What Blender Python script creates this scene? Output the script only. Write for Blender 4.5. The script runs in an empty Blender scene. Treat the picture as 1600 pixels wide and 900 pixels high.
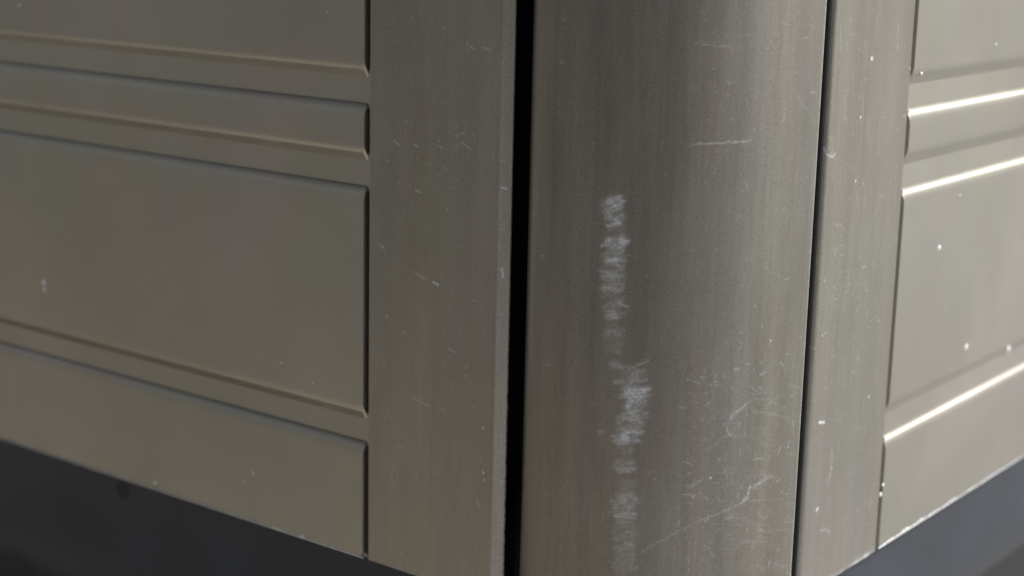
import bpy, bmesh, math, random
import numpy as np
from mathutils import Vector, Matrix
rad = math.radians
sc = bpy.context.scene
ZC = 1.25                                     # height of the camera above the ground, metres

# ------------------------------------------------------------------ camera
YAW, PITCH, ROLL, FPX = rad(52.85996684), rad(12.59123992), rad(1.33050244), 2640.19
CAM = Vector((.352311086, -.604873911, ZC))
f_ = Vector((-math.cos(YAW)*math.cos(PITCH), math.sin(YAW)*math.cos(PITCH), -math.sin(PITCH)))
r0 = f_.cross(Vector((0, 0, 1))).normalized(); u0 = r0.cross(f_)
cr, sr = math.cos(ROLL), math.sin(ROLL)
R_, U_ = r0*cr + u0*sr, u0*cr - r0*sr
cd = bpy.data.cameras.new('camera'); cam = bpy.data.objects.new('camera', cd)
sc.collection.objects.link(cam); sc.camera = cam
M4 = Matrix((R_, U_, -f_)).transposed().to_4x4(); M4.translation = CAM
cam.matrix_world = M4
cd.sensor_fit = 'HORIZONTAL'; cd.sensor_width = 36; cd.lens = FPX*36/1600
cd.clip_start = .02; cd.clip_end = 500
cd.dof.use_dof = True; cd.dof.focus_distance = .77; cd.dof.aperture_fstop = 6.3

# ------------------------------------------------------------------ sky, sun, exposure
SUN_EL, SUN_AZ = rad(37), rad(40)            # azimuth measured from +x towards +y
sd = Vector((math.cos(SUN_AZ)*math.cos(SUN_EL), math.sin(SUN_AZ)*math.cos(SUN_EL), math.sin(SUN_EL)))
w = bpy.data.worlds.new('World'); sc.world = w; w.use_nodes = True
nt = w.node_tree
bg = nt.nodes['Background']; sky = nt.nodes.new('ShaderNodeTexSky')
sky.sky_type = 'NISHITA'; sky.sun_disc = False
sky.sun_elevation = SUN_EL; sky.sun_rotation = math.atan2(sd.x, sd.y)
sky.air_density = 1.0; sky.dust_density = 2.0; sky.ozone_density = 1.0
hs = nt.nodes.new('ShaderNodeHueSaturation'); hs.inputs['Saturation'].default_value = .28
nt.links.new(sky.outputs[0], hs.inputs['Color']); nt.links.new(hs.outputs[0], bg.inputs['Color'])
bg.inputs['Strength'].default_value = .064
sl = bpy.data.lights.new('sun', 'SUN'); so = bpy.data.objects.new('sun', sl); sc.collection.objects.link(so)
sl.energy = 5.0; sl.angle = rad(5); sl.color = (1, .99, .98)
so.rotation_euler = sd.to_track_quat('Z', 'Y').to_euler()
vs = sc.view_settings
vs.view_transform = 'Standard'; vs.look = 'None'; vs.gamma = 1; vs.use_curve_mapping = False; vs.exposure = 0
sc.render.engine = 'CYCLES'; sc.cycles.max_bounces = 8; sc.cycles.use_denoising = True

# ------------------------------------------------------------------ helpers
C = sc.collection
def px_ray(px, py):
    return f_ + R_*((px-800)/FPX) - U_*((py-450)/FPX)

def link(name, me, m=None, parent=None):
    o = bpy.data.objects.new(name, me); C.objects.link(o)
    if m is not None: me.materials.append(m)
    if parent: o.parent = parent
    return o

def thing(name, label, cat, loc, group=None):
    o = bpy.data.objects.new(name, None); C.objects.link(o)
    o.location = loc; o['label'] = label; o['category'] = cat
    o.empty_display_size = .05
    if group: o['group'] = group
    bpy.context.view_layer.update()
    return o

def mesh_obj(name, verts, faces, m, parent, loc, smooth=True, recalc=True, attr=None, angle=None):
    """verts are in world coordinates; loc = world origin of the parent"""
    L = Vector(loc)
    me = bpy.data.meshes.new(name)
    v = np.asarray(verts, dtype=np.float64) - np.array(L)
    me.from_pydata(v.tolist(), [], faces)
    if recalc:
        bm = bmesh.new(); bm.from_mesh(me); bmesh.ops.recalc_face_normals(bm, faces=bm.faces); bm.to_mesh(me); bm.free()
    if attr is not None:
        a = me.attributes.new('wear', 'FLOAT', 'POINT'); a.data.foreach_set('value', np.asarray(attr, dtype=np.float32))
    if smooth:
        me.polygons.foreach_set('use_smooth', [True]*len(me.polygons))
        if angle: me.set_sharp_from_angle(angle=angle)
    me.update()
    return link(name, me, m, parent)

def W(side, s, t, z):
    """wall coordinates: s = distance from the corner along the wall, t = depth inwards"""
    return (-s, t, z) if side == 'L' else (-t, s, z)

def arc(cx, cy, r, a0, a1, n):
    return [(cx + r*math.cos(a0+(a1-a0)*i/n), cy + r*math.sin(a0+(a1-a0)*i/n)) for i in range(n+1)]

# ------------------------------------------------------------------ materials
def N(t, kind, **kw):
    n = t.nodes.new('ShaderNode'+kind)
    for k, v in kw.items(): setattr(n, k, v)
    return n
def coords(t, scale, src='Object', rot=None):
    tc = N(t, 'TexCoord'); mp = N(t, 'Mapping'); mp.inputs['Scale'].default_value = scale
    if rot: mp.inputs['Rotation'].default_value = rot
    t.links.new(tc.outputs[src], mp.inputs['Vector']); return mp.outputs[0]
def noise(t, vec, scale, detail=4, rough=.55):
    n = N(t, 'TexNoise'); n.inputs['Scale'].default_value = scale; n.inputs['Detail'].default_value = detail
    n.inputs['Roughness'].default_value = rough
    t.links.new(vec, n.inputs['Vector']); return n.outputs['Fac']
def mrange(t, v, a, b, c, d):
    n = N(t, 'MapRange'); 
    for i, x in zip(('From Min', 'From Max', 'To Min', 'To Max'), (a, b, c, d)): n.inputs[i].default_value = x
    t.links.new(v, n.inputs['Value']); return n.outputs[0]
def math_(t, op, a, b):
    n = N(t, 'Math', operation=op)
    for i, x in enumerate((a, b)):
        if isinstance(x, (int, float)): n.inputs[i].default_value = x
        else: t.links.new(x, n.inputs[i])
    return n.outputs[0]
def mixc(t, fac, a, b, mode='MIX'):
    n = N(t, 'Mix', data_type='RGBA', blend_type=mode)
    for i, x in ((0, fac), (6, a), (7, b)):
        if isinstance(x, (int, float)): n.inputs[i].default_value = x
        elif isinstance(x, tuple): n.inputs[i].default_value = (*x, 1)
        else: t.links.new(x, n.inputs[i])
    return n.outputs[2]

def metal(name, base, rough, streak=.0, speck=.5, bump=.02, patch=.5, wear=False, aniso=0., chips=0.):
    m = bpy.data.materials.new(name); m.use_nodes = True; t = m.node_tree
    b = t.nodes['Principled BSDF']
    b.inputs['Metallic'].default_value = 1
    v1 = coords(t, (1, 1, 1)); vz = coords(t, (1, 1, .06)); vzz = coords(t, (1, 1, .15))
    # large faint greenish and reddish patches of the anodised coat
    pa = noise(t, v1, 9, 3); pb = noise(t, vzz, 26, 2)
    green = tuple(c*k for c, k in zip(base, (.981, .998, .934))); red = tuple(c*k for c, k in zip(base, (1.026, .985, .95)))
    col = mixc(t, mrange(t, pa, .42, .58, 0, 1), green, red)
    col = mixc(t, mrange(t, pb, .4, .6, 0, patch), col, base)
    col = mixc(t, 1., col, mixc(t, mrange(t, noise(t, v1, 5, 6, .62), .36, .64, 0, 1), (.94, .935, .92), (1.05, 1.05, 1.055)), 'MULTIPLY')
    rv = mrange(t, noise(t, v1, 14, 5, .6), .3, .7, rough-.04, rough+.05)
    h = None
    if streak:
        s1 = noise(t, vz, 420, 3, .6); s2 = noise(t, vz, 90, 2, .5)
        k = mrange(t, s1, .3, .7, 1-streak*.5, 1+streak*.5); k2 = mrange(t, s2, .32, .68, 1-streak*.6, 1+streak*.6)
        kk = math_(t, 'MULTIPLY', k, k2)
        g = N(t, 'CombineColor'); 
        for i in range(3): t.links.new(kk, g.inputs[i])
        col = mixc(t, 1., col, g.outputs[0], 'MULTIPLY')
        tn = noise(t, coords(t, (1, 1, .02)), 48, 3, .6)        # warm and cool stripes of the coat
        tint = mixc(t, mrange(t, tn, .36, .64, 0, 1), (.95, .972, 1.01), (1.035, 1.005, .97))
        col = mixc(t, min(1., streak*8), col, tint, 'MULTIPLY')
        rv = math_(t, 'ADD', rv, mrange(t, s2, .3, .7, -streak*.22, streak*.22))
    # fine grain of the coat
    gr = noise(t, v1, 1500, 2, .7)
    col = mixc(t, 1., col, (lambda g: g)(mixc(t, mrange(t, gr, .3, .7, 0, 1), (1-.07*speck*2,)*3, (1+.07*speck*2,)*3)), 'MULTIPLY')
    # tiny pale specks and short nicks
    vo = N(t, 'TexVoronoi', feature='F1'); vo.inputs['Scale'].default_value = 95
    dist = coords(t, (1, 1, .8)); t.links.new(dist, vo.inputs['Vector'])
    spk = mrange(t, vo.outputs['Distance'], .035, .075, 1, 0)
    sep = N(t, 'SeparateColor'); t.links.new(vo.outputs['Color'], sep.inputs[0])
    pick = mrange(t, sep.outputs[0], .93, .95, 0, 1)
    lev = mrange(t, sep.outputs[1], 0, 1, .05, .55)
    spk = math_(t, 'MULTIPLY', math_(t, 'MULTIPLY', spk, pick), math_(t, 'MULTIPLY', lev, speck))
    wv = spk
    if wear:
        at = N(t, 'Attribute', attribute_name='wear')
        gn = mrange(t, noise(t, v1, 900, 4, .75), .35, .62, .45, 1.0)
        wv = math_(t, 'MAXIMUM', spk, math_(t, 'MULTIPLY', at.outputs['Fac'], gn))
    wc = N(t, 'Clamp'); t.links.new(wv, wc.inputs[0]); wv = wc.outputs[0]
    col = mixc(t, wv, col, (.78, .82, .87))
    rv = math_(t, 'ADD', rv, math_(t, 'MULTIPLY', wv, .25))
    t.links.new(col, b.inputs['Base Color']); t.links.new(rv, b.inputs['Roughness'])
    t.links.new(mrange(t, wv, 0, 1, 1, .15), b.inputs['Metallic'])
    if aniso:
        b.inputs['Anisotropic'].default_value = aniso
    big = noise(t, v1, 6, 2); mid = noise(t, v1, 1100, 3, .6)
    bh = math_(t, 'ADD', math_(t, 'MULTIPLY', big, 2.6), math_(t, 'MULTIPLY', mid, .02*bump*50))
    bh = math_(t, 'ADD', bh, math_(t, 'MULTIPLY', wv, .03))
    if streak: bh = math_(t, 'ADD', bh, math_(t, 'MULTIPLY', s1, streak*.12))
    bp = N(t, 'Bump'); bp.inputs['Strength'].default_value = .5; bp.inputs['Distance'].default_value = .0012
    t.links.new(bh, bp.inputs['Height']); t.links.new(bp.outputs[0], b.inputs['Normal'])
    return m

BASE = (.453, .434, .396)
BANDC = (.385, .367, .336)
m_band = metal('anodised_edge_band', BANDC, .40, streak=.075, speck=1.4, wear=True)
m_post = metal('anodised_corner_post', (.302, .286, .262), .45, streak=.12, speck=1.3, wear=True)
m_panel = metal('anodised_ribbed_panel', BASE, .44, streak=0, speck=.45, patch=.7, wear=True)
m_sheet = metal('anodised_groove_sheet', BASE, .48, streak=0, speck=.2)

def plain(name, col, rough, metallic=0., var=.15, scale=12, bump=0.0, scale2=300):
    m = bpy.data.materials.new(name); m.use_nodes = True; t = m.node_tree; b = t.nodes['Principled BSDF']
    v = coords(t, (1, 1, 1)); n1 = noise(t, v, scale, 5, .6)
    c = mixc(t, mrange(t, n1, .3, .7, 0, 1), tuple(x*(1-var) for x in col), tuple(x*(1+var) for x in col))
    t.links.new(c, b.inputs['Base Color']); b.inputs['Metallic'].default_value = metallic
    t.links.new(mrange(t, n1, .3, .7, rough-.05, rough+.05), b.inputs['Roughness'])
    if bump:
        bp = N(t, 'Bump'); bp.inputs['Strength'].default_value = bump; bp.inputs['Distance'].default_value = .001
        t.links.new(noise(t, v, scale2, 3), bp.inputs['Height']); t.links.new(bp.outputs[0], b.inputs['Normal'])
    return m
m_skirt = plain('charcoal_plastic', (.022, .028, .038), .42, var=.32, scale=14, bump=.15)
m_black = plain('black_frame_and_gap_shade', (.012, .012, .013), .6)
m_screw = plain('dark_screw', (.008, .008, .009), .5)
m_roof = plain('grey_painted_roof', (.35, .35, .34), .5)

# ------------------------------------------------------------------ wear: strokes given as paths on the surface
rng = np.random.default_rng(7); random.seed(7)
def to_wall(side, px, py):
    v = px_ray(px, py)
    if side == 'L': k = -CAM.y/v.y; P = CAM + v*k; return -P.x, P.z
    k = -CAM.x/v.x; P = CAM + v*k; return P.y, P.z
PR = .088                                     # radius of the corner post
def to_post(px, py):
    """arc length from the left tangent line, height"""
    v = px_ray(px, py); cx, cy = -PR, PR
    a = v.x**2+v.y**2; ox, oy = CAM.x-cx, CAM.y-cy
    b = ox*v.x+oy*v.y; c = ox*ox+oy*oy-PR*PR
    dd = max(b*b-a*c, 0); k = (-b-math.sqrt(dd))/a
    P = CAM + v*k
    th = math.atan2(P.x-cx, -(P.y-cy))        # 0 at the left wall tangent, pi/2 at the right one
    return th*PR, P.z
class Wear:
    gain = 1.55
    def __init__(s, us, zs):
        s.u = np.asarray(us); s.z = np.asarray(zs); s.g = np.zeros((len(s.z), len(s.u)))
    def seg(s, a, b, wd, amp, ragged=.35):
        (x0, z0), (x1, z1) = a, b; L = math.hypot(x1-x0, z1-z0)+1e-9
        pad = wd*3
        iu = np.where((s.u > min(x0, x1)-pad) & (s.u < max(x0, x1)+pad))[0]
        iz = np.where((s.z > min(z0, z1)-pad) & (s.z < max(z0, z1)+pad))[0]
        if not len(iu) or not len(iz): return
        U, Z = np.meshgrid(s.u[iu], s.z[iz])
        t = np.clip(((U-x0)*(x1-x0)+(Z-z0)*(z1-z0))/L/L, 0, 1)
        d = np.hypot(U-x0-t*(x1-x0), Z-z0-t*(z1-z0))
        val = amp*s.gain*np.exp(-(d/wd)**2)*(1-ragged*rng.random(U.shape))
        sl_ = s.g[np.ix_(iz, iu)]; s.g[np.ix_(iz, iu)] = np.maximum(sl_, val)
    def path(s, pts, wd, amp, **k):
        for a, b in zip(pts, pts[1:]):
            L = math.hypot(b[0]-a[0], b[1]-a[1]); n = max(1, int(L/.0011)); q = a
            for i in range(1, n+1):
                j = .00016 if i < n else 0
                e = (a[0]+(b[0]-a[0])*i/n+random.gauss(0, j), a[1]+(b[1]-a[1])*i/n+random.gauss(0, j))
                s.seg(q, e, wd*random.uniform(.35, .8), amp*random.uniform(.35, 1.15), ragged=.6); q = e
            for _ in range(int(L/.0012*min(1, wd/.0006))):      # short hairs beside the stroke
                f = random.random(); x = a[0]+(b[0]-a[0])*f+random.gauss(0, wd); z = a[1]+(b[1]-a[1])*f+random.gauss(0, wd)
                l = random.uniform(.0004, .0022); t = random.uniform(-.1, .7)
                s.seg((x, z), (x+l*math.cos(t), z+l*math.sin(t)), .00022, amp*random.uniform(.15, .6), ragged=.6)
    def patch(s, fn, cx, cy, w, h, tilt, n, amp, wd=.00045):
        """a rubbed patch: many short, nearly parallel strokes (pixel coordinates of the photograph)"""
        for _ in range(max(3, n//7)):        # cloudy haze under the strokes
            a_, b_ = cx+random.gauss(0, w*.16), cy+random.uniform(-.42, .42)*h
            s.seg(fn(a_-w*.1, b_), fn(a_+w*.12, b_-h*.04), .0022, amp*random.uniform(.3, .75), ragged=.25)
        tilt0 = tilt
        for _ in range(n):
            tilt = tilt0 + random.gauss(0, .14)
            yy = cy + (random.random()-.5)*h; xx = cx + (random.random()-.5)*w*.5
            l = w*(.25+.35*random.random())*(1-.6*abs(yy-cy)/h)
            s.seg(fn(xx-l, yy+l*tilt), fn(xx+l, yy-l*tilt), wd*(.6+random.random()*.8), amp*random.choice((.4, .6, .9, 1.5, 2.0)))
    def nicks(s, fn, x0, x1, y0, y1, n, amp=.5, ln=5):
        for _ in range(n):
            x, y = random.uniform(x0, x1), random.uniform(y0, y1); a = random.uniform(-.5, 2.2); l = random.random()**2*ln+.6
            s.seg(fn(x, y), fn(x+l*math.cos(a), y+l*math.sin(a)), .00028, amp*random.random()**1.5+.06)

def grid(section, zs, wear=None, side=None):
    """section: list of world (x, y); zs heights -> verts, faces"""
    n = len(section); sx = np.array(section); V = np.empty((len(zs), n, 3))
    V[:, :, 0] = sx[None, :, 0]; V[:, :, 1] = sx[None, :, 1]; V[:, :, 2] = np.asarray(zs)[:, None]
    i = np.arange((len(zs)-1)*(n-1)); r = i//(n-1); c = i % (n-1); a = r*n+c
    F = np.stack([a, a+1, a+n+1, a+n], 1)
    return V.reshape(-1, 3), F.tolist()

def seglen(sec):
    s = np.array(sec); return np.concatenate([[0], np.cumsum(np.hypot(*np.diff(s, axis=0).T))])
def resample(sec, step, lo=None, hi=None):
    out = [sec[0]]
    for a, b in zip(sec, sec[1:]):
        L = math.hypot(b[0]-a[0], b[1]-a[1]); n = max(1, int(round(L/step)))
        out += [(a[0]+(b[0]-a[0])*i/n, a[1]+(b[1]-a[1])*i/n) for i in range(1, n+1)]
    return out
def zrows(z0, z1, zlo, zhi, fine, coarse=.05):
    a = list(np.arange(z0, zlo, coarse)) if z0 < zlo-1e-6 else []
    b = list(np.arange(zlo, zhi, fine)); c = list(np.arange(zhi, z1, coarse)) + [z1]
    return np.array(a+b+c)

# ------------------------------------------------------------------ heights read from the photograph (relative to the camera)
Z = lambda z: ZC + z
ZB = Z(-.3255)                                 # bottom edge of the boards
TOP = Z(.16)
DEP = .0029                                    # relief of the raised panels
ORG = {'L': Vector((-.1945, 0, ZB)), 'R': Vector((0, .1834, ZB))}
XS = {'L': .1946, 'R': .1834}                  # far edge of the edge band
XN = {'L': .1108, 'R': .0978}                  # near edge of the edge band
END = 1.6

# raised panels: (bottom, top) at the foot of their bevels
panels = [(ZB, Z(-.2636)), (Z(-.2520), Z(-.1330)), (Z(-.1207), Z(-.0925)), (Z(-.0803), Z(.0400)), (Z(.0520), Z(.0800)), (Z(.0920), TOP)
          ]
def bevel_profile(kind):
    """(inset, height) from foot to face"""
    if kind == 'top':      # a near-level ledge running into a soft shoulder
        return [(0, 0), (.0002, 0.00060), (.0006, 0.00114), (.0012, 0.00166), (.0020, 0.00209), (.0030, 0.00245), (.0041, 0.00268), (.0053, 0.00280), (.0067, 0.00286), (.0088, DEP)]
    return [(0, 0), (.0007, 0.00030), (.0014, 0.00066), (.0022, 0.00108), (.0030, 0.00150), (.0038, 0.00192), (.0046, 0.00228), (.0054, 0.00258), (.0063, 0.00276), (.0076, DEP)]

def raised_panel(side, z0, z1, parent, loc, bottom_cut=False, top_cut=False, wear_fn=None):
    prt, prb = bevel_profile('top'), bevel_profile('bottom')
    s0 = XS[side] + .0028; s1 = END
    verts = []; faces = []
    rings = []
    for (it, h), (ib, hb) in zip(prt, prb):
        e = hb*.25
        zb = z0 + (ib if not bottom_cut else min(ib*.25, .0010)); zt = z1 - (it if not top_cut else 0)
    # corner rounded a little where bevels meet the end
        k = .0016
        tb, tt = DEP-hb, DEP-h
        pts = [(s0+e+k*.7, zb, tb), (s0+e, zb+k, tb), (s0+e, zt-k, tt), (s0+e+k*.7, zt, tt), (s1, zt, tt), (s1, zb, tb)]
        base = len(verts); verts += [W(side, s, t, z) for s, z, t in pts]; rings.append(base)
    n = 6
    for a, b in zip(rings, rings[1:]):
        for i in range(n): faces.append((a+i, a+(i+1) % n, b+(i+1) % n, b+i))
    # front face as a grid for faint undulation and wear
    b = rings[-1]; faces.append(tuple(b+i for i in range(n)))
    o = mesh_obj('raised_panel', verts, faces, m_panel, parent, loc, angle=rad(25), attr=np.zeros(len(verts)))
    return o

def build_board(side, label, cutlabels=None):
    loc = ORG[side]
    T = thing('ribbed_side_board', label, 'metal board', loc, 'ribbed metal boards either side of the corner post')
    # --- edge band: a folded strip with rounded corners and a return towards the gap
    a, b = XN[side], XS[side]; r = .0036; r2 = .0011
    # return, soft chamfer (left) or round (right), front face
    if side == 'L':
        sec = [(a+.0012, .0060), (a+.0001, .0058), (a, .0055), (a, .0050), (a+.0003, .0045)]
        sec += resample([(a+.0003, .0045), (a+.0040, .0007)], .0006)[1:] + [(a+.0045, .0003), (a+.0052, .0001), (a+.0062, 0)]
        e0 = a+.0062
    else:
        sec = [(a+.0012, .0165), (a+.0001, .0162), (a, .0158), (a, .0032)] + arc(a+.0032, .0032, .0032, math.pi, 1.5*math.pi, 12)[1:]
        e0 = a+.0032
    front = resample([(e0, 0), (b-r2, 0)], .0006)[1:]
    sec += front + arc(b-r2, r2, r2, -.5*math.pi, 0, 4)[1:] + [(b, .008)]
    zs = zrows(ZB, TOP, ZB, Z(.0), .0006)
    wsec = [W(side, s, t, 0)[:2] for s, t in sec]
    V, F = grid(wsec, zs)
    wr = Wear([s for s, t in sec], zs)
    fn = lambda x, y: to_wall(side, x, y)
    if side == 'L':
        wr.path([fn(624, 408), fn(633, 421)], .0003, .3)
        wr.path([fn(643, 423), fn(655, 430), fn(668, 437)], .0005, .5); wr.seg(fn(677, 441), fn(684, 445), .0006, .8)
        for x, y, x2, y2, am in ((616, 220, 623, 226, .5), (647, 226, 652, 229, .5), (686, 229, 692, 231, .4), (722, 223, 735, 233, .35), (712, 212, 725, 208, .3),
                                 (650, 298, 656, 300, .55), (596, 385, 600, 388, .6), (604, 494, 605, 496, .7), (604, 250, 605, 251, .7), (642, 620, 670, 634, .3),
                                 (735, 73, 741, 77, .45), (755, 75, 766, 77, .45), (729, 68, 730, 70, .4), (754, 737, 756, 740, 1.), (756, 750, 757, 751, 1.), (780, 420, 781, 434, .7),
                                 (781, 294, 785, 296, .8), (700, 543, 712, 551, .35), (690, 636, 695, 645, .25), (606, 640, 612, 655, .2), (750, 795, 744, 780, .3), (779, 793, 782, 812, .8)):
            wr.seg(fn(x, y), fn(x2, y2), .00042, am)
        wr.nicks(fn, 590, 780, 20, 880, 260, .45)
        wr.nicks(fn, 620, 740, 190, 300, 50, .35)
    else:
        wr.path([fn(1293, 232), fn(1294, 242), fn(1300, 245), (fn(1305, 240))], .0006, .75); wr.path([fn(1296, 215), fn(1302, 222), fn(1300, 240)], .0007, .3)
        wr.path([fn(1306, 391), fn(1304, 398)], .0006, .7); wr.seg(fn(1280, 660), fn(1288, 660), .0006, .9); wr.seg(fn(1276, 797), fn(1278, 794), .0007, .8)
        wr.path([fn(1280, 829), fn(1290, 828), fn(1297, 832)], .0006, .45); wr.seg(fn(1362, 91), fn(1363, 92), .0009, .9)
        wr.path([fn(1300, 705), fn(1299, 730), fn(1296, 748)], .0006, .4)
        wr.nicks(fn, 1300, 1420, 10, 500, 230, .32); wr.nicks(fn, 1265, 1375, 400, 880, 230, .32)
        for _ in range(70):
            x, y = random.uniform(1290, 1405), random.uniform(20, 860); wr.seg(fn(x, y), fn(x-random.uniform(0, 2), y+random.uniform(5, 45)), .0003, random.uniform(.06, .22))
    g = wr.g
    # raw, nicked cut edges: the return edge and the bottom edge
    nk = np.clip(rng.random(len(zs))*1.3-.1, 0, 1)
    low = np.clip((Z(-.10)-zs)/.18, .12, 1)
    k0 = 3 if side == 'L' else 1
    g[:, k0] = nk*low; g[:, k0+1] = nk*low*(0 if side == 'L' else 1)
    if side == 'L': g[:, k0-1] = nk*low
    col = rng.random(len(sec)); col = np.convolve(col, np.ones(9)/9, 'same'); am = .25 if side == 'L' else 1.0
    edge = np.exp(-((zs-ZB)/(.0008 if side == 'L' else .0018))**2)
    g = np.maximum(g, edge[:, None]*am*np.clip(col*3-.9, .1, 1)[None, :])
    band = mesh_obj('edge_band', V, F, m_band, T, loc, angle=rad(40), attr=g.ravel())
    so_ = band.modifiers.new('sheet', 'SOLIDIFY'); so_.thickness = .0012
    so_.offset = -1
    if side == 'R':      # black strip added over the return, painting the shade deep in the gap
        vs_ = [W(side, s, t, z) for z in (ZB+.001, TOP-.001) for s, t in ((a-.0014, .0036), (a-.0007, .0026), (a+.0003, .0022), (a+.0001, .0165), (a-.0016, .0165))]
        mesh_obj('gap_shade', vs_, [(0, 1, 2, 3, 4), (9, 8, 7, 6, 5)] + [(i, (i+1) % 5, 5+(i+1) % 5, 5+i) for i in range(5)], m_black, T, loc, smooth=False)
    # --- groove sheet behind the raised panels
    s0 = XS[side]+.0003
    vs_ = [W(side, s, t, z) for t in (DEP, DEP+.0015) for s, z in ((s0, ZB), (END, ZB), (END, TOP), (s0, TOP))]
    fs = [(0, 1, 2, 3), (7, 6, 5, 4), (0, 4, 5, 1), (1, 5, 6, 2), (2, 6, 7, 3), (3, 7, 4, 0)]
    mesh_obj('groove_sheet', vs_, fs, m_sheet, T, loc, smooth=False)
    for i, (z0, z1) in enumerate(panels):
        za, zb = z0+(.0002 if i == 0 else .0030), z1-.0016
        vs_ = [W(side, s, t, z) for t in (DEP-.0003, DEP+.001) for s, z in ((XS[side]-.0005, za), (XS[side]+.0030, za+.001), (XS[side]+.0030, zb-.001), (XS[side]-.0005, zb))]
        mesh_obj('joint_shade', vs_, fs, m_black, T, loc, smooth=False)  # black strip laid in the panel-end slot to stand for its shade
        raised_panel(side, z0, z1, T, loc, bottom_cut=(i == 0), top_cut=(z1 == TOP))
    return T

m_chip = plain('bare_chipped_metal', (.75, .76, .77), .45, metallic=.2, var=.2, scale=300)
def chips(side, T, spots):
    """small pale chips and specks stuck on the face of the panels"""
    for px, py, wpx, hpx, tilt in spots:
        s, z = to_wall(side, px, py); q = .00033
        vv = []; ff = []; n = 12; rg = random.Random(int(px*7+py))
        jit = [1+.25*(rg.random()-.5) for _ in range(n)]
        for rr, t in ((1, .00005), (.75, -.00025), (.35, -.0004)):
            for i in range(n):
                a = 2*math.pi*i/n; x = rr*jit[i]*wpx*q*math.cos(a)*(1 if side == 'L' else 1.25); y = rr*jit[i]*hpx*q*math.sin(a)
                vv.append(W(side, s+x*math.cos(tilt)-y*math.sin(tilt), t, z+x*math.sin(tilt)+y*math.cos(tilt)))
        for k in range(2):
            for i in range(n): ff.append((k*n+i, k*n+(i+1) % n, (k+1)*n+(i+1) % n, (k+1)*n+i))
        ff.append(tuple(2*n+i for i in range(n)))
        mesh_obj('paint_chip', vv, ff, m_chip, T, T.location, angle=rad(60))
def worn_edge(side, T, s0, s1, wmax, seed, cover):
    """bare metal showing along the bottom edge, ragged"""
    rg = np.random.default_rng(seed); n = int((s1-s0)/.0008)
    w_ = np.convolve(rg.random(n+12), np.ones(12)/12, 'same')[:n+1]; w_ = (w_-w_.min())/(w_.max()-w_.min())
    w_ = np.clip((w_-(1-cover))/cover, 0, 1)*wmax*(.7+.6*rg.random(n+1)) + .0002
    w_ = w_*np.linspace(1.2, .1, n+1)
    vv = []; ff = []
    for i in range(n+1):
        s = s0+(s1-s0)*i/n
        f = 1-i/n*.8
        vv += [W(side, s, .0012, ZB-.0003), W(side, s, .0002, ZB-.0002), W(side, s, -.0002*f, ZB+.0004*f), W(side, s, -.00025*f, ZB+.0004*f+w_[i]*.7), W(side, s, .0001, ZB+.0006*f+w_[i])]
    for i in range(n):
        for k in range(4): ff.append((i*5+k, (i+1)*5+k, (i+1)*5+k+1, i*5+k+1))
    mesh_obj('worn_edge', vv, ff, m_chip, T, T.location, angle=rad(50))

left = build_board('L', 'dark ribbed metal board left of the rounded corner post, in shade')
right = build_board('R', 'bright ribbed metal board right of the rounded corner post, with white lit bevels')

chips('L', left, [(68, 441, 5.5, 6, .1), (69, 452, 5, 5, -.1), (472, 838, 4, 3.2, .3), (242, 754, 5, 3, .5), (395, 738, 4, 2.2, .9), (381, 752, 3, 1.8, 1.1), (30, 8, 4, 3, 0), (440, 567, 2.5, 1.6, -.8), (512, 18, 2, 1.2, .5), (489, 598, 1.6, 1.6, 0), (450, 92, 2.2, 1.2, .2)])
chips('R', right, [(1468, 387, 4.5, 4, 0), (1510, 542, 6, 5.5, .2), (1576, 545, 6, 6, 0), (1440, 115, 3, 2.6, 0), (1380, 758, 3, 3, 0), (1376, 773, 3.5, 4, .3), (1500, 305, 2, 1.6, 0), (1556, 70, 2, 2.5, 0)])
worn_edge('R', right, .1866, .46, .0021, 3, .5)
worn_edge('L', left, .1976, .62, .0008, 5, .15)

# ------------------------------------------------------------------ corner post
PB = Z(-.62)
pl = Vector((-PR, PR, PB))
post = thing('corner_post', 'upright rounded metal corner post with pale scuff marks, between two dark gaps', 'post', pl)
TH1 = math.pi/2
sec = []
x0 = -.0903
sec += [(x0-.0045, .012)] + [(x0-.0045+.0045*math.sin(a), .0045-.0045*math.cos(a)) for a in np.linspace(-math.pi/2, 0, 8)][0:0]
curl = arc(x0, .014, .014, math.pi, 1.5*math.pi, 24)
sec = [(curl[0][0], .020)] + curl
nA = 230
sec += [(-PR+PR*math.sin(t), PR-PR*math.cos(t)) for t in np.linspace(0, TH1, nA+1)]
sec += [(0-.0001, PR+.0004), (-.0006, PR+.0009), (-.0014, PR+.0010)]
zs = zrows(PB, TOP, Z(-.46), Z(.02), .0006)
us = []
for x, y in sec:
    th = math.atan2(x+PR, PR-y); us.append(th*PR)
us = np.array(us); k = len(curl)+1
us[:k] = -np.linspace(.02, .0005, k); us[-3:] = us[-4] + np.array([.0005, .001, .002])
V, F = grid(sec, zs)
wr = Wear(us, zs)
fp = to_post
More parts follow.
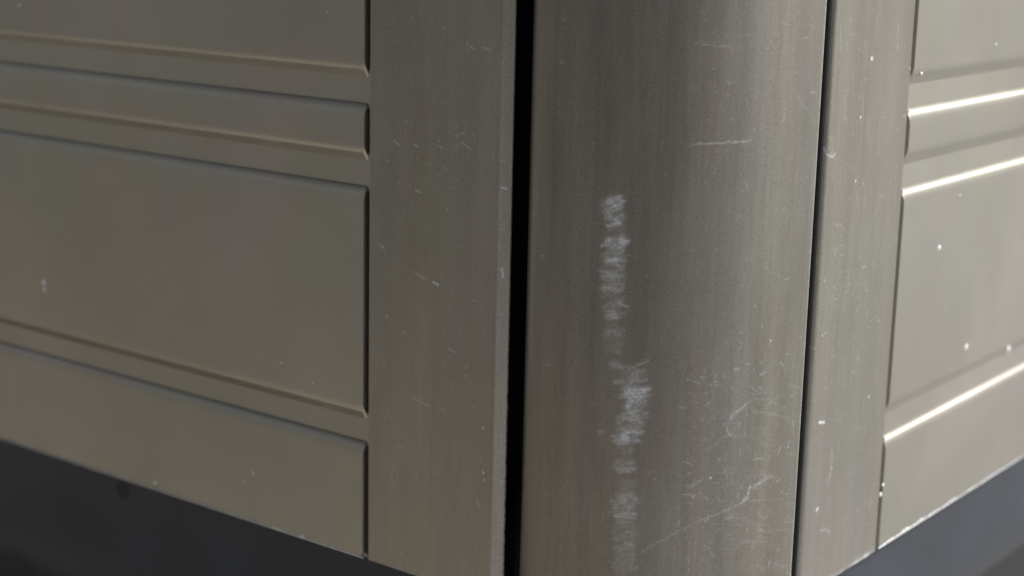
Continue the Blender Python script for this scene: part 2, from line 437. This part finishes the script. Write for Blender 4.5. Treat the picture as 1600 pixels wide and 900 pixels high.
# the long rubbed streak
wp = Wear(us, zs)
for cx, cy, ww, hh, tl, n, am in ((957, 325, 26, 34, .35, 60, .30), (962, 345, 24, 16, .25, 26, .28), (962, 381, 28, 28, .15, 40, .42), (960, 400, 30, 16, .15, 26, .3), (957, 418, 30, 36, .05, 46, .20),
                                  (957, 455, 28, 46, .05, 52, .17), (962, 485, 28, 30, .05, 40, .24), (962, 530, 30, 40, .1, 20, .07),
                                  (985, 596, 34, 50, .3, 46, .16), (994, 622, 34, 30, .15, 60, .30), (990, 650, 34, 34, .15, 60, .26), (982, 680, 34, 26, .2, 60, .30),
                                  (978, 727, 26, 22, .05, 36, .18), (976, 790, 32, 40, .0, 60, .18), (976, 845, 32, 60, .0, 50, .12), (975, 880, 30, 40, 0, 26, .09)):
    wp.patch(fp, cx, cy, ww, hh, tl, n, am)
wp.patch(fp, 962, 430, 20, 290, 0, 40, .10, .0012); wp.patch(fp, 978, 760, 18, 260, 0, 40, .10, .0012)
for pts, wd, am in (([(938, 385), (948, 382), (962, 381), (972, 379), (981, 375)], .0010, .55), ([(942, 350), (958, 345), (974, 340)], .0006, .3), ([(944, 495), (960, 493), (976, 494)], .0006, .3),
                    ([(983, 577), (998, 570), (1012, 564)], .0006, .6), ([(974, 604), (988, 598), (1000, 596), (1010, 592)], .0008, .55), ([(973, 622), (985, 618), (1000, 612), (1012, 610)], .0006, .4),
                    ([(958, 690), (975, 687), (990, 690)], .0009, .5), ([(962, 737), (976, 734), (994, 737)], .0006, .25), ([(936, 317), (950, 322)], .0004, .2),
                    ([(923, 347), (928, 350)], .0006, .35), ([(932, 675), (937, 677)], .0005, .7), ([(936, 680), (946, 673)], .0004, .5), ([(941, 679), (944, 680)], .0004, .6),
                    ([(1078, 227), (1090, 225), (1110, 224), (1140, 222), (1168, 221)], .00055, .5), ([(1086, 68), (1110, 71), (1150, 73)], .0004, .25),
                    # long scratch with a zigzag end
                    ([(1003, 862), (1020, 852), (1045, 838), (1072, 824), (1100, 811), (1130, 799), (1158, 786)], .00045, .42), ([(1158, 786), (1165, 777), (1170, 768), (1172, 760)], .0009, .45),
                    ([(1172, 776), (1162, 782)], .0007, .5), ([(1168, 766), (1180, 760), (1190, 752)], .0006, .3), ([(1176, 758), (1190, 754), (1200, 748)], .0005, .38), ([(1182, 752), (1198, 748), (1210, 744)], .0005, .33),
                    ([(1192, 746), (1206, 742)], .0006, .28), ([(1205, 742), (1212, 750)], .0005, .22),
                    ([(1172, 627), (1160, 637), (1148, 646)], .0007, .38), ([(1148, 646), (1140, 658), (1136, 672), (1140, 680)], .0010, .26), ([(1134, 680), (1118, 694), (1106, 704)], .0012, .12),
                    ([(1098, 748), (1084, 758), (1072, 766)], .0007, .28), ([(1076, 770), (1082, 776), (1086, 774)], .0006, .6), ([(1109, 746), (1111, 747)], .0008, .9),
                    ([(1216, 704), (1220, 698), (1215, 712)], .0004, .4), ([(1245, 150), (1262, 172)], .0004, .18), ([(880, 29), (881, 30)], .0009, .45), ([(877, 95), (881, 97)], .0009, .45), ([(1040, 273), (1041, 274)], .0008, .9),
                    ([(848, 568), (858, 572)], .0005, .3), ([(860, 168), (876, 176)], .0004, .16), ([(886, 178), (902, 188)], .0004, .16), ([(1102, 31), (1104, 33)], .0006, .4), ([(1165, 285), (1169, 300)], .0008, .2),
                    ([(1225, 644), (1226, 645)], .0006, .7), ([(1238, 662), (1239, 664)], .0006, .6)):
    wr.path([fp(*p) for p in pts], wd, am)
wr.nicks(fp, 1060, 1240, 560, 895, 320, .34, 10); wr.nicks(fp, 1080, 1280, 10, 560, 170, .22, 7); wr.nicks(fp, 850, 1080, 10, 895, 110, .2, 5)
for _ in range(60):
    x, y = random.uniform(1090, 1240), random.uniform(600, 890); wr.seg(fp(x, y), fp(x+random.uniform(8, 40), y+random.uniform(-3, 6)), .00025, random.uniform(.05, .16))
def soft_noise(shape, cell):
    """smooth random field, about 0..1"""
    a = rng.random((int(shape[0]/cell[0])+3, int(shape[1]/cell[1])+3))
    y = np.arange(shape[0])/cell[0]; x = np.arange(shape[1])/cell[1]
    iy, ix = y.astype(int), x.astype(int); fy, fx = (y-iy)[:, None], (x-ix)[None, :]
    fy, fx = fy*fy*(3-2*fy), fx*fx*(3-2*fx)
    return (a[np.ix_(iy, ix)]*(1-fy)*(1-fx)+a[np.ix_(iy+1, ix)]*fy*(1-fx)+a[np.ix_(iy, ix+1)]*(1-fy)*fx+a[np.ix_(iy+1, ix+1)]*fy*fx)
brk = .55*soft_noise(wr.g.shape, (5, 6))+.3*soft_noise(wr.g.shape, (13, 11))+.25*soft_noise(wr.g.shape, (2.2, 2.4))
brk = np.clip((brk-.36)/.26, 0, 1)
soft = wp.g.copy()
for _ in range(3): soft[1:-1, 1:-1] = (soft[1:-1, 1:-1]*2+soft[:-2, 1:-1]+soft[2:, 1:-1]+soft[1:-1, :-2]+soft[1:-1, 2:])/6
g = np.maximum(wr.g, (.8*wp.g+.45*soft)*(.42+.75*brk))
g[:, -5:-3] = np.maximum(g[:, -5:-3], .05+.35*rng.random((len(zs), 2)))
g[:, -3:] = np.clip(.45+.4*rng.random((len(zs), 3)), 0, 1)
po = mesh_obj('post_cover', V, F, m_post, post, pl, angle=rad(40), attr=g.ravel())
so_ = po.modifiers.new('sheet', 'SOLIDIFY'); so_.thickness = .0012; so_.offset = -1

# ------------------------------------------------------------------ skirts below the boards
def skirt(side, label):
    loc = Vector(W(side, .13, .02, Z(-.42)))
    T = thing('skirt_rail', label, 'skirt rail', loc, 'charcoal skirt rails under the boards')
    prof = [(.024, -.29), (.024, -.352), (.0236, -.360), (.0225, -.368), (.0208, -.376), (.0194, -.384), (.0188, -.391), (.0188, -.398), (.0194, -.404), (.0210, -.409), (.0245, -.4150), (.040, -.4160), (.040, -.29)]
    s0, s1 = (.130, 1.6) if side == 'L' else (.112, 1.6)
    if side == 'L': prof = [(t, z-.010 if z < -.37 else z) for t, z in prof]
    vs_ = []; n = len(prof)
    for s in (s0, s1): vs_ += [W(side, s, t, Z(z)) for t, z in prof]
    fs = [(i, (i+1) % n, n+(i+1) % n, n+i) for i in range(n)] + [tuple(range(n)), tuple(range(2*n-1, n-1, -1))]
    mesh_obj('rail', vs_, fs, m_skirt, T, loc, angle=rad(50))
    for (px, py) in ([(192, 766)] if side == 'L' else [(1397, 889)]):
        s, z = to_wall(side, px, py)
        v = px_ray(px, py)
        d = .0240
        if side == 'L': kk = (d-CAM.y)/v.y; P = CAM+v*kk; s, z = -P.x, P.z
        else: kk = (-d-CAM.x)/v.x; P = CAM+v*kk; s, z = P.y, P.z
        rr = .0058 if side == 'L' else .0046; vv = []; ff = []
        rings = [(rr, d+.001), (rr, d-.0001), (rr*.85, d-.0002)]
        for r_, t_ in rings: vv += [W(side, s+r_*math.cos(a), t_, z+r_*math.sin(a)) for a in np.linspace(0, 2*math.pi, 16, endpoint=False)]
        for q in range(len(rings)-1):
            for i in range(16): ff.append((q*16+i, q*16+(i+1) % 16, (q+1)*16+(i+1) % 16, (q+1)*16+i))
        ff.append(tuple((len(rings)-1)*16+i for i in range(16)))
        mesh_obj('screw', vv, ff, m_screw, T, loc, angle=rad(40))
skirt('L', 'near-black plastic skirt rail under the dark left board')
skirt('R', 'grey plastic skirt rail with rounded lower edge under the bright right board')

# ------------------------------------------------------------------ dark inner frame behind boards and post, roof
def box(name, x0, x1, y0, y1, z0, z1, m, parent, loc):
    vs_ = [(x, y, z) for z in (z0, z1) for x, y in ((x0, y0), (x1, y0), (x1, y1), (x0, y1))]
    return mesh_obj(name, vs_, [(3, 2, 1, 0), (4, 5, 6, 7), (0, 1, 5, 4), (1, 2, 6, 5), (2, 3, 7, 6), (3, 0, 4, 7)], m, parent, loc, smooth=False)
fl = Vector((-.8, .8, .25))
fr = thing('inner_frame', 'black inner frame seen as dark gaps beside the corner post', 'frame', fl)
box('frame_core', -1.6, -.040, .040, 1.6, Z(-.66), TOP+.0, m_black, fr, fl)
box('roof_plate', -1.61, .004, -.004, 1.61, TOP+.001, TOP+.03, m_roof, fr, fl)

# ------------------------------------------------------------------ ground
m_g = bpy.data.materials.new('concrete_paving'); m_g.use_nodes = True; t = m_g.node_tree; b = t.nodes['Principled BSDF']
v = coords(t, (1, 1, 1))
c = mixc(t, mrange(t, noise(t, v, .7, 6, .6), .3, .7, 0, 1), (.20, .18, .15), (.27, .245, .205))
# pale and dark ground zones, mostly unseen, added to shape the boards' reflections
sp = N(t, 'SeparateXYZ'); t.links.new(v, sp.inputs[0])
c = mixc(t, mrange(t, noise(t, v, .7, 6, .6), .3, .7, 0, 1), (.54, .475, .385), (.62, .55, .46))
c = mixc(t, mrange(t, sp.outputs[0], .2, .5, 0, 1), c, mixc(t, noise(t, v, 2, 4), (.60, .60, .61), (.68, .68, .69)))  # paler neutral zone added to bounce light onto the right board
far = mrange(t, math_(t, 'ADD', sp.outputs[1], mrange(t, noise(t, v, .5, 2), .3, .7, -.1, .1)), -2.3, -2.0, 1, 0)
c = mixc(t, far, c, (.06, .06, .062))
c = mixc(t, mrange(t, noise(t, v, 60, 4, .7), .35, .65, 0, .5), c, (.30, .275, .24))
t.links.new(c, b.inputs['Base Color']); b.inputs['Roughness'].default_value = .85
bp = N(t, 'Bump'); bp.inputs['Distance'].default_value = .01; t.links.new(noise(t, v, 80, 4), bp.inputs['Height']); t.links.new(bp.outputs[0], b.inputs['Normal'])
gv = [(-200, -200, 0), (200, -200, 0), (200, 200, 0), (-200, 200, 0)]
gr = mesh_obj('ground', gv, [(0, 1, 2, 3)], m_g, None, (0, 0, 0), smooth=False)
gr['kind'] = 'structure'
